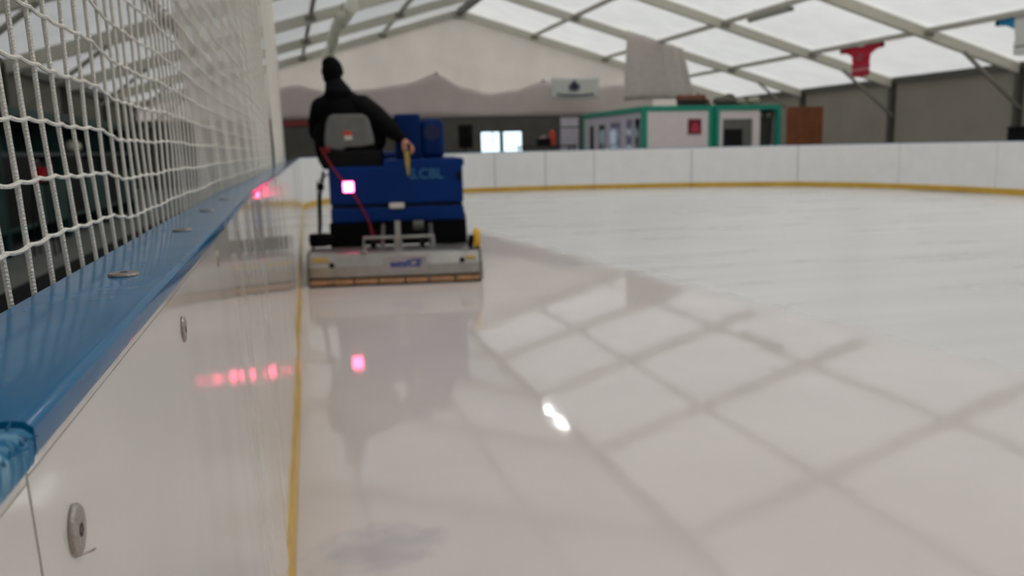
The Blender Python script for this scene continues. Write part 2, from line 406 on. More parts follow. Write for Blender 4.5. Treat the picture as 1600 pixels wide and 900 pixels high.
for k, (a, b) in enumerate((W1, W2)):
    o = struct(MB().bx(a, b, .05, .06, WZ[0], WZ[1]).build('window_%d' % (k+1), clear, loc=(0, YB, 0)), ['bright daylit window pane, left of the far pair', 'bright daylit window pane, right of the far pair'][k], 'window')
    f = MB()
    f.bx(a, a+.04, .02, .1, WZ[0], WZ[1]).bx(b-.04, b, .02, .1, WZ[0], WZ[1]).bx(a, b, .02, .1, WZ[0], WZ[0]+.04).bx(a, b, .02, .1, WZ[1]-.04, WZ[1])
    f.build('window_frame', darkgrey, o)
    if k == 0: MB().bx(a+.5, a+.54, .03, .09, WZ[0]+.35, WZ[1]).build('window_bar', mat('window_bar_grey', '#8aa5b8', .5), o)
nb = empty('shade_building', (-16, 4, -.3)); struct(nb, 'unseen plain building added left of the tent to shade its roof', 'building')  # unseen building, added only to darken the near left roof
MB().bx(-6, 7, -26, 12, 0, 14).build('block', mat('render_grey', '#6f6a62', .9), nb); MB().bx(-6.2, 7.2, -26.2, 12.2, 14, 14.3).build('roof_slab', darkgrey, nb)
# near gable behind the camera
fg = struct(empty('wall_front', T(0, -NB*BAY, 0)), 'beige fabric gable wall behind the camera', 'wall')
for i in range(8):
    def fn(a, c):
        U = US[i]+(US[i+1]-US[i])*a; return T(U, -NB*BAY-.12, -.06+(Hr-abs(U)*TT+.16)*c)-T(0, -NB*BAY, 0)
    MB().grid(fn, 4, 4).build('gable_panel', gable_cloth, fg, smooth=True)

# ------------------------------------------------------------------ ice and boards
def nearX(y): return -.0858-.0197*y
left_pts = [(nearX(-2.0), -2.0), (nearX(.288), .288), (nearX(2.0), 2.0), (-.117, 4.2), (-.112, 6.5), (-.108, 8.8), (-.105, 11.1), (-.102, 13.4), (-.10, 15.4), (-.10, 16.6)]
def arc(cx, cy, r_, a0, a1, n): return [(cx+r_*math.cos(a0+(a1-a0)*i/n), cy+r_*math.sin(a0+(a1-a0)*i/n)) for i in range(n+1)]
corner = arc(4.6, 16.9, 4.7, PI, PI/2+.02, 12)
far_pts = [(4.83, 21.60), (6.16, 21.40), (7.42, 21.10), (9.86, 20.35), (12.06, 18.89), (13.13, 16.5), (13.30, 13.9), (13.30, 11.3), (13.30, 8.7), (13.3, 6.1)]
outline = left_pts+corner+far_pts[0:3]+[(8.7, 20.78)]+far_pts[3:4]+[(11.1, 19.72)]+far_pts[4:5]+[(12.75, 17.8)]+far_pts[5:]+[(13.3, -2.0)]
ice_o = MB().prism([(x+(-.03 if x < 6 else .03), y, 0) for x, y in outline][::-1], (0, 0, -.05)).build('floor_ice', ice)
struct(ice_o, 'wet white rink ice with a glossy film', 'floor')

def dense(a, b, n=4, bulge=0):
    a = Vector(a); b = Vector(b); t = (b-a); nn = Vector((-t.y, t.x)).normalized()
    return [a+t*(i/n)+nn*bulge*4*(i/n)*(1-i/n) for i in range(n+1)]
def board(path, label, near=False, capm=None, zt=1.07, lean=0):
    root = empty('rink_board', (path[0][0], path[0][1], 0)); tag(root, label, 'board', 'boards around the rink')
    p = [Vector(q).to_2d()-Vector(path[0]).to_2d() for q in path]
    g = .001 if near else .0065
    t = (p[1]-p[0]).normalized(); p[0] = p[0]+t*g; t = (p[-1]-p[-2]).normalized(); p[-1] = p[-1]-t*g
    bm_ = board_near if near else board_far
    MB().sweep(p, [(.003, .0), (.003, .52), (.009, .526), (.003, .532), (.003, zt-.0155), (.022, zt-.0155), (.022, .0)] if not near else [(.003-lean, 0), (.003, zt-.0195), (.0038, zt-.0195), (.0038, zt-.0188), (.003, zt-.0188), (.003, zt-.0155), (.022, zt-.0155), (.022-lean, 0)]).build('face_panel', bm_, root)
    MB().sweep(p, [(.0025-lean, .02), (-.005-lean, .022), (-.006-lean*.87, .14), (.0025-lean*.86, .148)]).build('kick_strip', kick_yellow, root)
    c = MB().sweep(p, [(0, zt-.0125), (-.0006, zt-.010), (-.0006, zt-.003), (.002, zt-.0006), (.005, zt), (.072, zt), (.0735, zt-.002), (.0735, zt-.0125)]).build('cap_rail', capm or cap_blue, root, smooth=True)
    MB().sweep(p, [(.024, zt-.06), (.024, zt-.014), (.07, zt-.014), (.07, zt-.06)]).build('support_frame', steel_grey, root)
    if not near:
        t = (p[1]-p[0]).normalized(); nn = Vector((-t.y, t.x)); q = p[0]-t*.0065
        MB().beam((q.x+nn.x*.05, q.y+nn.y*.05, 0), (q.x+nn.x*.05, q.y+nn.y*.05, zt-.07), .05, .09, (t.x, t.y, 0)).build('joint_post', steel_grey, root)
    return root
def washer(parent, c, nrm, rad, org):
    """domed countersunk washer with a hex socket"""
    q = Vector((0, 0, 1)).rotation_difference(Vector(nrm)).to_matrix()
    pr = [(rad*.3, 0), (rad, 0), (rad*1.0, .0006), (rad*.93, .0017), (rad*.7, .0021), (rad*.32, .0021)]
    b = MB(); b.lathe(pr, (0, 0, 0), 'z', 32); b.v = [tuple(q @ Vector(v)+Vector(c)-Vector(org)) for v in b.v]
    o = b.build('washer', zinc, parent, smooth=True)
    s = MB().lathe([(rad*.26, .0017), (rad*.26, .0023), (rad*.13, .0023), (rad*.13, .0012)], (0, 0, 0), 'z', 12); s.v = [tuple(q @ Vector(v)+Vector(c)-Vector(org)) for v in s.v]
    s.build('screw_head', zinc_dark, o)
    return o
b_prev = board(dense(left_pts[0], left_pts[1]), 'white rink board nearest the camera with a scraped blue cap end', True, cap_scraped, 1.0712, .034)
b_near = board(dense(left_pts[1], left_pts[2], 8), 'long white rink board beside the camera with blue cap and silver washers', True, None, 1.073, .034)
rs = random.Random(3)
for k in range(26):
    t = k/25; a = Vector((nearX(.285)-.006*t*2+rs.uniform(-.001, .001), .2855-rs.uniform(0, .0015), 1.0712)) if t < .5 else Vector((nearX(.27)+.0006, .2855-(t-.5)*.07, 1.0705-rs.uniform(0, .003)))
    a.x -= .045*max(0, .5-t)*1.2; L_ = rs.uniform(.002, .006)
    d = Vector((rs.uniform(-.3, .8), rs.uniform(-1, .2), rs.uniform(-.1, .8))).normalized()*L_; wv = Vector((rs.uniform(-1, 1), rs.uniform(-1, 1), 0)).normalized()*.0009
    o_ = Vector((left_pts[0][0], left_pts[0][1], 0))
    MB().prism([a-wv-o_, a+wv-o_, a+d+wv*.3-o_, a+d-wv*.3-o_], (0, 0, .0003)).build('torn_sliver', cap_scraped, b_prev)
org = Vector((left_pts[1][0], left_pts[1][1], 0))
for y, z in ((.330, 1.016), (.681, 1.022), (1.038, 1.034), (1.40, 1.03), (1.76, 1.03)):
    washer(b_near, (nearX(y)-.0028+.034*(1.0535-z)/1.0535, y, z), (1, .0197, 0), .0102, org)
for y, o in ((.636, .0322), (.996, .0335), (1.338, .037), (1.68, .035)):
    washer(b_near, (nearX(y)-o, y, 1.0733), (0, 0, 1), .0105, org)
# bent burr sticking out from under the nearest washer
MB().tube([(nearX(.33)-.001-org.x, .329-org.y, 1.0062), (nearX(.33)+.0025-org.x, .334-org.y, 1.0052), (nearX(.33)+.0035-org.x, .335-org.y, 1.0056)], [.0006, .0005, .0004], 6).build('burr', zinc, b_near)
names_left = ['white rink board just behind the netted one, left of the machine', 'white rink board along the left, second past the netted one', 'white rink board on the left next to the machine conditioner',
              'white rink board on the left beside the driver', 'white rink board on the left ahead of the machine', 'white rink board on the left, last but one before the corner', 'white rink board on the left, last before the corner']
for i, nm in enumerate(names_left):
    board(dense(left_pts[i+2], left_pts[i+3], 3), nm, True, None, 1.073, (.026, .012, 0, 0, 0, 0, 0)[i])
board(corner[0:5], 'curved white corner board starting left of the driver')
board(corner[4:9], 'curved white corner board hidden mostly behind the blue machine')
board(corner[8:13]+[far_pts[0]], 'curved white corner board ending right behind the snow tank')
fl_i = [(0, 1), (1, 2), (2, 3), (3, 4), (4, 5), (5, 6), (6, 7), (7, 8)]
bul = [0, 0, .06, .09, .16, .1, 0, 0]
flab = ['white rink board directly below the bright windows', 'white rink board below the orange cylinder and black crate', 'white rink board in front of the long window side of the container',
        'white rink board below the square red sign', 'curved white rink board in front of the orange wooden panel', 'white rink board below the red jersey, past the last curve', 'white rink board at the right picture edge', 'white rink board beyond the right picture edge']
for (a, b), l, bu in zip(fl_i, flab, bul): board(dense(far_pts[a], far_pts[b], 8, bu), l)

# ------------------------------------------------------------------ net above the near boards
def net_disp(y, z):
    k = sm((y-.86)/.1)
    dz = -.006*k + .0014*math.sin(y*9.3+1.1)+.0007*math.sin(y*31+z*5)
    dx = .004*math.sin(y*3.1+z*2.2)+.0015*math.sin(y*17+z*9)
    dy = .0012*math.sin(z*13+y*2.3)+.0012*math.sin(z*29+y*41)
    return dx, dy, dz
def make_net(y0, y1, ncol, z0, nrow, label, step_r, thick, wallx):
    root = empty('safety_net', (wallx(y0), y0, 1.07)); tag(root, label, 'net', 'netting above the boards'); o = Vector((wallx(y0), y0, 1.07))
    ys = [y0+(y1-y0)*i/(ncol-1) for i in range(ncol)]; zs = [z0+step_r*j for j in range(nrow)]
    lean = .02
    def P(y, z):
        dx, dy, dz = net_disp(y, z); return Vector((wallx(y)+dx*min(1, (z-1.05)*8)-lean*(z-1.07), y+dy, z+dz))-o
    for i, y in enumerate(ys):
        near = y < 2.0
        sub = 4 if near else 1
        zz = [1.045+k*step_r/sub for k in range(int((zs[-1]-1.045)/step_r*sub)+2)]
        jit = random.uniform(-.003, .003)
        path = []; rad = []
        for z in zz:
            q = P(y+jit, z); path.append(q)
            kf = min(abs(z-s_) for s_ in zs); rad.append(thick*(1.0+.32*math.exp(-(kf/.004)**2)))
        MB().tube(path, rad, 7 if near else 4).build('upright_cord', net_m, root, smooth=True)
    for z in zs:
        path = []
        for i in range(len(ys)-1):
            n = 4 if ys[i] < 2 else 1
            for k in range(n):
                y = ys[i]+(ys[i+1]-ys[i])*k/n; q = P(y, z); q.z -= .0018*math.sin(PI*k/n); q.x += .0022; path.append(q)
        q = P(ys[-1], z); q.x += .0022; path.append(q)
        MB().tube(path, thick*.86, 6).build('cross_cord', net_m, root, smooth=True)
    return root
nx1 = lambda y: (-.167-.0197*min(y, 2.0)+.003*max(0, y-2.0))
make_net(.184, 5.35, 112, 1.101, 62, 'white knotted safety net above the blue cap beside the camera', .0408, .00185, nx1)
make_net(5.75, 9.0, 60, 1.101, 44, 'white safety net section past the first net, left of the driver', .055, .0024, lambda y: -.195)
for y, l in ((5.55, 'cream net post between the two net sections'), (9.15, 'cream net post at the far end of the netting')):
    p = empty('net_post', (-.275, y, 0)); tag(p, l, 'post', 'net posts')
    MB().tube([(0, 0, -.06), (0, 0, 3.75)], .024, 12).build('pole', mat('cream_paint', '#b9b5a2', .6), p, smooth=True)
    MB().box((0, 0, -.05), (.14, .14, .02)).build('foot_plate', steel_grey, p)
    MB().box((.025, 0, 1.02), (.05, .07, .05)).build('bracket', steel_grey, p, bevel=.004)

# ------------------------------------------------------------------ ice resurfacer
MO = (.71, 7.26, 0); MR = -.14
mach = empty('ice_resurfacer', MO, MR); tag(mach, 'blue ice resurfacing machine driving along the left boards', 'ice resurfacer')
def mb_(name, x0, x1, y0, y1, z0, z1, m, bevel=.012, parent=None): return MB().bx(x0, x1, y0, y1, z0, z1).build(name, m, parent or mach, bevel=bevel)
# conditioner
cond = MB().prism([(-.745, 0, .07), (-.745, 0, .17), (-.745, .035, .275), (-.745, .10, .29), (-.745, .46, .29), (-.745, .5, .07)], (1.49, 0, 0)).build('conditioner', steel, mach, bevel=.008); cond['label'] = 'stainless conditioner box dragged behind the machine'
for s in (-1, 1):
    MB().prism([(s*.752, -.015, .015), (s*.752, -.01, .18), (s*.752, .03, .295), (s*.752, .5, .3), (s*.752, .55, .02)], (s*.014, 0, 0)).build('side_plate', steel, cond, bevel=.003)
mb_('lower_lip', -.745, .745, -.012, .03, .06, .075, rubber, .003, cond)
xs = [-.74, -.54, -.36, -.15, .08, .29, .52, .74]
for i in range(7):
    mb_('squeegee_block', xs[i]+.006, xs[i+1]-.006, -.02-.004*(i % 2), .02, .012, .06, wood_strip, .006, cond)
mb_('blade_edge', -.75, .75, -.03, .02, 0.002, .013, rubber, .002, cond)
pl = mb_('label_plate', -.10, .275, -.02, -.002, .112, .255, plate_m, .004, cond)
text('lettering', 'wmICE', .092, logo_blue, pl, Matrix.Translation((.085, -.0215, .182)) @ Matrix.Rotation(PI/2, 4, 'X') @ Matrix.Rotation(.02, 4, 'Z'), .001, .25, .004)
mb_('warning_sticker', -.715, -.575, -.006, .001, .215, .255, sticker, .001, cond)
mb_('warning_sticker', .615, .70, -.006, .001, .20, .235, sticker, .001, cond)
for x, z in ((-.545, .19), (.585, .2)):
    MB().lathe([(.012, 0), (.02, -.004), (.024, -.03), (.016, -.036)], (x, -.002, z), 'y', 12).build('black_knob', blackp, cond, smooth=True)
for x in (-.27, .62): mb_('latch', x-.03, x+.03, .01, .05, .28, .305, steel, .004, cond)
# lifting gear between conditioner and chassis
for x0, x1 in ((-.285, -.005), (.05, .345)):
    MB().tube([(x0, .3, .28), (x0, .3, .385), (x1, .3, .385), (x1, .3, .28)], .017, 8).build('lift_handle', steel, mach, smooth=True)
MB().beam((.022, .34, .28), (.022, .36, .53), .05, .05, (0, 1, 0)).build('lift_post', steel, mach, bevel=.004)
for x in (-.2, .24):
    MB().beam((x, .26, .32), (x, .8, .43), .05, .06).build('tow_arm', blackp, mach, bevel=.006)
    MB().tube([(x+.08, .28, .31), (x+.08, .62, .47)], .02, 10).build('hydraulic_ram', steel, mach, smooth=True)
MB().lathe([(.03, -.05), (.05, -.045), (.05, .045), (.03, .05)], (.21, .45, .47), 'x', 12).build('pulley', steel_grey, mach, smooth=True)
mb_('chassis', -.46, .52, .72, 2.6, .27, .50, blackp)
mb_('rear_cross_member', -.62, .66, .66, .76, .36, .50, blackp)
mb_('mud_flap', -.62, -.30, .62, .64, .17, .50, rubber, .004); mb_('mud_flap', .36, .66, .62, .64, .17, .50, rubber, .004)
for x in (-.53, .57):
    for y in (1.0, 2.25):
        t = MB().lathe([(.13, -.09), (.22, -.1), (.275, -.085), (.295, -.05), (.3, 0), (.295, .05), (.275, .085), (.22, .1), (.13, .09)], (x, y, .3), 'x', 28).build('tyre', rubber, mach, smooth=True)
        MB().lathe([(.03, -.095), (.13, -.08), (.13, .08), (.03, .095)], (x, y, .3), 'x', 16).build('rim', steel_grey, t, smooth=True)
# bodywork
mb_('rear_bumper', -.6, .64, .60, 1.3, .50, .640, blue_paint, .02)
mb_('shadow_gap', -.59, .63, .615, 1.28, .64, .665, blackp, .003)
rear = mb_('rear_panel', -.6, .64, .60, 1.3, .665, 1.02, blue_paint, .02)
mb_('rear_deck', -.1, .655, .60, 1.3, 1.0, 1.078, blue_paint, .02)
mb_('side_tank', .02, .64, 1.3, 2.65, .50, 1.078, blue_paint, .02)
mb_('front_cowl', -.6, .02, 1.98, 2.65, .50, 1.15, blue_paint, .04)
mb_('footwell', -.6, .02, 1.3, 1.98, .62, .68, blackp)
t1 = mb_('snow_tank', .018, .262, .75, 2.3, 1.07, 1.497, blue_dark, .022)
t2 = mb_('snow_tank', .255, .485, .76, 2.3, 1.07, 1.452, blue_dark, .06)
MB().lathe([(.075, 0), (.075, -.012), (.055, -.012), (.055, -.003)], (.37, .762, 1.32), 'y', 24).build('filler_cap', mat('navy_cap', '#061c47', .6), t2, smooth=True)
mb_('number_lamp', -.055, .085, .575, .60, .622, .678, white_plastic, .02)
MB().bx(.585, .625, .585, .60, .87, .95).build('black_latch', blackp, mach, bevel=.006)
text('lettering', 'S.CBL', .13, ltblue, rear, Matrix.Translation((.30, .597, .935)) @ Matrix.Rotation(PI/2, 4, 'X'), .001, 0, .002)
lamp = mb_('tail_light', -.475, -.365, .565, .60, .782, .892, blackp, .012)
MB().bx(-.468, -.372, .555, .572, .789, .885).build('lens', tail_red, lamp, bevel=.02, seg=3)
# seat and driver's place
mb_('seat_base', -.665, -.115, .64, 1.28, 1.0, 1.17, blackp, .03)
seat = mb_('seat_cushion', -.64, -.16, .72, 1.25, 1.16, 1.24, blackp, .03)
def bk(z): return .235-.03*((z-1.2)/.3)
prof = [(-.63, 1.22), (-.625, 1.3), (-.605, 1.42), (-.585, 1.475), (-.55, 1.5), (-.27, 1.5), (-.225, 1.475), (-.205, 1.42), (-.175, 1.3), (-.17, 1.22), (-.30, 1.20), (-.44, 1.20), (-.47, 1.17), (-.56, 1.18)]
sb = MB().prism([(x, .67, z) for x, z in prof], (0, .09, 0)).build('backrest', seat_grey, mach, bevel=.025, seg=3)
MB().bx(-.445, -.375, .655, .672, 1.305, 1.345).build('orange_patch', orange, sb, bevel=.004)
MB().bx(-.44, -.37, .655, .672, 1.265, 1.304).build('white_patch', white_plastic, sb, bevel=.004)
MB().tube([(-.42, 1.62, 1.0), (-.42, 1.5, 1.28)], .022, 10).build('steering_column', blackp, mach, smooth=True)
sw = MB().tube([(-.42+.17*math.cos(a), 1.49+.06*math.sin(a), 1.29+.16*math.sin(a)) for a in [2*PI*i/24 for i in range(25)]], .014, 8, False).build('steering_wheel', blackp, mach, smooth=True)
MB().tube([(-.66, .62, 1.2), (-.56, .59, 1.02), (-.50, .585, .93), (-.42, .59, .84), (-.35, .585, .72), (-.28, .58, .58), (-.24, .58, .48), (-.215, .45, .40), (-.17, .3, .33)], .011, 8).build('red_line', dull_red, mach, smooth=True)  # thin red line running down from the seat to the lifting gear
MB().ell((-.60, .62, 1.185), (.03, .025, .035), 10, 8).build('red_line_end', dull_red, mach, smooth=True)
MB().prism([(.105, .585, 1.15), (.15, .585, 1.15), (.155, .585, 1.05), (.14, .585, .925), (.128, .585, .925), (.112, .585, 1.03)], (0, -.012, 0)).build('yellow_strap', yellow_strap, mach, bevel=.003)
MB().tube([(.15, .68, 1.07), (.15, .65, 1.14), (.148, .63, 1.22)], .014, 8).build('control_lever', blackp, mach, smooth=True)
MB().tube([(.03, .8, 1.08), (.03, .78, 1.25), (.03, .95, 1.25), (.03, .97, 1.08)], .012, 8).build('grab_rail', steel_grey, mach, smooth=True)
# left-hand wash arm and hoses
MB().tube([(-.66, .75, .98), (-.70, .7, .75), (-.705, .66, .5), (-.72, .6, .32)], .014, 8).build('water_hose', rubber, mach, smooth=True)
MB().tube([(-.64, .9, .95), (-.735, .85, .88), (-.745, .8, .4)], .01, 8).build('board_brush_rod', steel, mach, smooth=True)
MB().ell((-.69, .7, .84), (.035, .03, .04), 10, 8).build('hose_coupling', blackp, mach, smooth=True)
MB().lathe([(.05, -.06), (.095, -.055), (.1, 0), (.095, .055), (.05, .06)], (-.70, .5, .36), 'z', 20).build('board_brush', rubber, mach, smooth=True)
MB().beam((-.7, .5, .33), (-.5, .74, .40), .05, .05).build('brush_arm', blackp, mach)
gw_ = MB().lathe([(.03, -.022), (.08, -.026), (.088, 0), (.08, .026), (.03, .022)], (.725, .10, .375), 'x', 24).build('guide_wheel', yellow, mach, smooth=True)
MB().beam((.66, .1, .28), (.68, .12, .40), .05, .07, (0, 1, 0)).build('wheel_bracket', blackp, mach, bevel=.006)

# ------------------------------------------------------------------ driver
def remeshed(mb, voxel, name, smooth_it=4):
    me = bpy.data.meshes.new(name); me.from_pydata(mb.v, [], mb.f)
    bm = bmesh.new(); bm.from_mesh(me); bmesh.ops.remove_doubles(bm, verts=bm.verts, dist=1e-6); bmesh.ops.recalc_face_normals(bm, faces=bm.faces); bm.to_mesh(me); bm.free()
    o = bpy.data.objects.new(name+'_tmp', me); C.objects.link(o)
    r = o.modifiers.new('r', 'REMESH'); r.mode = 'VOXEL'; r.voxel_size = voxel
    s = o.modifiers.new('s', 'SMOOTH'); s.iterations = smooth_it; s.factor = .5
    dg = bpy.context.evaluated_depsgraph_get(); dg.update()
    out = bpy.data.meshes.new_from_object(o.evaluated_get(dg)); bpy.data.objects.remove(o); out.name = name
    out.materials.clear(); out.polygons.foreach_set('use_smooth', [True]*len(out.polygons)); return out
def limb(mb, pts, n=14):    # pts: (x,y,z,r): overlapping tapered tubes and balls, fused afterwards
    for i, p in enumerate(pts):
        mb.ell(p[:3], (p[3],)*3, 12, 8)
        if i: mb.tube([pts[i-1][:3], p[:3]], [pts[i-1][3], p[3]], n)
def hand(mb, wrist, dirv, side, palm_n, curl):
    w_ = Vector(wrist); d = Vector(dirv).normalized(); n = Vector(palm_n).normalized(); s = d.cross(n).normalized()*side
    k = w_+d*.085
    limb(mb, [(*(w_), .026), (*(w_+d*.03), .03)])
    for i, t in enumerate((-.03, -.01, .011, .031)):
        base = k+s*t; mb.tube([w_+d*.01+s*t*.6, base], [.017, .0125], 8)
        ln = (.07, .08, .074, .058)[i]; q = base; dd = d.copy(); pts = [(*q, .0105)]
        for seg in range(3):
            ang = curl*(.6+.4*seg); dd = (dd*math.cos(ang)+n*math.sin(ang)).normalized(); n2 = n
            q = q+dd*ln*(.45, .32, .25)[seg]; pts.append((*q, (.0098, .0092, .008)[seg]))
        limb(mb, pts, 8)
    th = w_+d*.025-s*.03
    limb(mb, [(*th, .014), (*(th+d*.03-s*.022+n*.01), .0125), (*(th+d*.058-s*.024+n*.03), .0105)], 8)
HC = Vector((-.55, 1.0, 1.90))
body = MB()
body.ell(HC, (.078, .098, .118), 20, 14); body.ell(HC+Vector((0, .035, -.06)), (.058, .062, .062), 14, 10)
body.ell(HC+Vector((0, .104, -.02)), (.014, .02, .026), 8, 6); body.ell(HC+Vector((0, .088, .03)), (.05, .018, .014), 10, 6)
body.ell(HC+Vector((0, .094, -.068)), (.026, .012, .01), 10, 6)
for s in (-1, 1): body.ell(HC+Vector((s*.08, .0, -.012)), (.012, .022, .034), 8, 8)
limb(body, [(-.52, .965, 1.70, .062), (-.545, .985, 1.82, .056)])
limb(body, [(-.41, .99, 1.33, .135), (-.45, .97, 1.46, .14), (-.485, .96, 1.58, .13)])
limb(body, [(-.66, .965, 1.585, .07), (-.485, .96, 1.63, .085), (-.29, .95, 1.59, .07)])
SL = (-.665, .965, 1.575); SR = (-.285, .945, 1.575)
armR = [(*SR, .062), (-.06, .74, 1.40, .046), (.085, .66, 1.265, .031)]
armL = [(*SL, .062), (-.735, 1.07, 1.34, .046), (-.60, 1.33, 1.31, .032)]
limb(body, armR); limb(body, armL)
hand(body, (.098, .652, 1.25), (.62, -.02, -.75), 1, (-.3, .8, -.1), .5)
hand(body, (-.595, 1.345, 1.31), (.25, .9, .1), -1, (.2, .1, -1), .75)
for s in (-1, 1):
    hx = -.42+s*.1
    limb(body, [(hx, 1.03, 1.29, .105), (hx+s*.03, 1.46, 1.26, .075), (hx+s*.03, 1.56, .82, .048)])
    limb(body, [(hx+s*.03, 1.55, .745, .045), (hx+s*.04, 1.72, .725, .035)])
me = remeshed(body, .0075, 'person', 3)
for m_ in (skin_m, trouser_m): me.materials.append(m_)
for p in me.polygons:
    c = p.center; p.material_index = 0 if (c.z > 1.66 or c.x > .085 or (c.y > 1.27 and c.z > 1.27 and c.x < -.5 and c.y < 1.6 and (c-Vector((-.57, 1.4, 1.31))).length < .13)) else 1
person = bpy.data.objects.new('person', me); C.objects.link(person); person.location = MO; person.rotation_euler = (0, 0, MR)
tag(person, 'person in black jacket and knit cap driving the machine, seen from behind', 'person')
def pchild(mesh, name, m): mesh.materials.append(m); o = bpy.data.objects.new(name, mesh); C.objects.link(o); o.parent = person; return o
jk = MB()
limb(jk, [(-.41, .985, 1.22, .165), (-.42, .97, 1.34, .175), (-.46, .955, 1.46, .178), (-.485, .95, 1.56, .16)])
jk.ell((-.42, .98, 1.22), (.245, .165, .12)); jk.ell((-.46, .96, 1.45), (.235, .165, .2)); jk.ell((-.475, .95, 1.57), (.225, .13, .13))
limb(jk, [(-.66, .965, 1.575, .105), (-.49, .955, 1.65, .115), (-.30, .945, 1.575, .105)])
limb(jk, [(-.50, .95, 1.68, .14), (-.52, .955, 1.75, .11), (-.535, .965, 1.80, .09)])      # stand-up collar and hood roll
jk.ell((-.50, .88, 1.71), (.13, .07, .055))
limb(jk, [(SR[0], SR[1], SR[2], .12), (-.16, .83, 1.49, .105), (-.06, .74, 1.40, .09), (.01, .70, 1.33, .078), (.075, .665, 1.275, .055)])
limb(jk, [(SL[0]-.005, SL[1], SL[2], .105), (-.72, 1.02, 1.45, .092), (-.735, 1.07, 1.34, .08), (-.66, 1.22, 1.32, .068), (-.61, 1.32, 1.31, .05)])
limb(jk, [(-.2, .92, 1.42, .11), (-.17, .86, 1.27, .11), (-.2, .86, 1.2, .1)])
limb(jk, [(-.66, .96, 1.34, .10), (-.655, .95, 1.2, .10), (-.64, .93, 1.09, .085)])            # coat skirt hanging beside the seat
pchild(remeshed(jk, .014, 'jacket', 5), 'jacket', jacket_m)
ht = MB(); ht.ell(HC+Vector((0, -.008, .025)), (.1, .112, .118), 20, 14); ht.ell(HC+Vector((-.012, -.012, .085)), (.085, .09, .07), 14, 10)
ht.lathe([(.07, -.03), (.102, -.028), (.106, .0), (.102, .028), (.07, .03)], HC+Vector((0, -.006, .01)), 'z', 24)
ht.ell(HC+Vector((0, -.05, -.04)), (.092, .065, .085))
hm = remeshed(ht, .009, 'knit_cap', 3)
# the brim keeps the face free
bm = bmesh.new(); bm.from_mesh(hm)
dl = [v for v in bm.verts if v.co.z < HC.z+.0 and v.co.y > HC.y+.02]; bmesh.ops.delete(bm, geom=dl, context='VERTS'); bm.to_mesh(hm); bm.free()
pchild(hm, 'knit_cap', hat_m)
for s in (-1, 1):
    b_ = MB(); hx = -.42+s*.13; limb(b_, [(hx, 1.56, .92, .062), (hx, 1.555, .76, .06), (hx+s*.01, 1.62, .738, .054), (hx+s*.01, 1.76, .728, .046)])
    pchild(remeshed(b_, .012, 'boot', 3), 'boot', boot_m)
for s in (-1, 1):
    e_ = MB().ell(HC+Vector((s*.03, .09, .008)), (.013, .01, .009), 10, 8); o = e_.build('eye', mat('eye_dark', '#2a211c', .3), person, smooth=True)

# ------------------------------------------------------------------ lights on the roof
def fixture(U, V, z, lit, label):
    p = T(U, V, z); root = empty('strip_light', p, psi*-1 + 0); root.rotation_euler = (0, 0, -psi); tag(root, label, 'lamp', 'strip lights under the roof')
    MB().bx(-.09, .09, -1.05, 1.05, 0, .07).build('housing', mat('lamp_housing', '#9a9a93', .5, .2), root, bevel=.01)
    for s in (-1, 1):
        MB().tube([(s*.045, -1.0, -.02), (s*.045, 1.0, -.02)], .024, 10).build('tube', tube_on if lit else tube_off, root, smooth=True)
        MB().bx(-.07, .07, s*1.02-.02, s*1.02+.02, -.045, .0).build('end_cap', steel_grey, root)
        MB().tube([(0, s*.8, .07), (0, s*.8, .30)], .008, 6).build('hanger', steel_grey, root)
fixture(-.45, -13.2, 6.12, True, 'lit twin-tube strip light under the ridge, mirrored in the ice')
fixture(6.2, -12.5, 4.64, False, 'unlit grey strip light below the roof left of the red jersey')
for U_, Y_, l in ((-.45, 10.5, 'added fill light under the ridge, nearest to the mirrored one'), (-.45, 5, 'added fill light under the ridge straight above the swath'), (-.45, -1, 'added fill light under the ridge behind the camera'),  # fill lamps added above and behind the view to brighten the ice
                  (6.0, 8.5, 'added fill light above the right half of the ice, farther one'), (6.0, 3, 'added fill light above the right half of the ice, middle one'), (6.0, -3, 'added fill light above the right half of the ice, behind the camera'),
                  (-6.0, 8.0, 'added fill light above the left boards ahead of the camera'), (-6.0, 1.5, 'added fill light above the left boards beside the camera')):
    fixture(U_, Y_-Yg, Hr-abs(U_)*TT-.42, True, l)

# ------------------------------------------------------------------ far end: curtain, banner, red band
YS = 33.98
keys = [(-1.2, 3.5), (-.2, 3.72), (1.0, 3.45), (2.6, 3.55), (4.0, 3.75), (5.2, 4.15), (6.2, 3.6), (7.33, 3.35), (8.5, 3.5), (9.58, 3.85), (11.2, 3.55), (13.2, 3.7), (14.4, 3.4)]
def ztop(x):
    for (a, za), (b, zb) in zip(keys, keys[1:]):
        if a <= x <= b: t = (x-a)/(b-a); return za+(zb-za)*(t*t*(3-2*t)*.5+t*.5)
    return keys[0][1] if x < keys[0][0] else keys[-1][1]
sw_ = MB().grid(lambda a, c: ((-1.2+15.6*a)*1.02, (-1.2+15.6*a-6.34)*.0234+.03*math.sin(a*60)+.02*math.sin(a*23), 2.46+(ztop(-1.2+15.6*a)-2.44)*c), 120, 6).build('swag_curtain', swag_cloth, None, smooth=True, solid=.01, loc=(0, YS, 0))
tag(sw_, 'pinkish swagged curtain hanging across the lower far gable', 'curtain')
for x, z in ((5.2, 4.15), (9.58, 3.85)): MB().ell((x*1.02, (x-6.34)*.0234-.03, z+.02), (.05, .04, .06), 8, 6).build('curtain_tie', grey_tarp, sw_)
bn = empty('banner', (10.8, 32.9, 3.5)); tag(bn, 'white banner with dark round emblem on the far gable', 'banner')
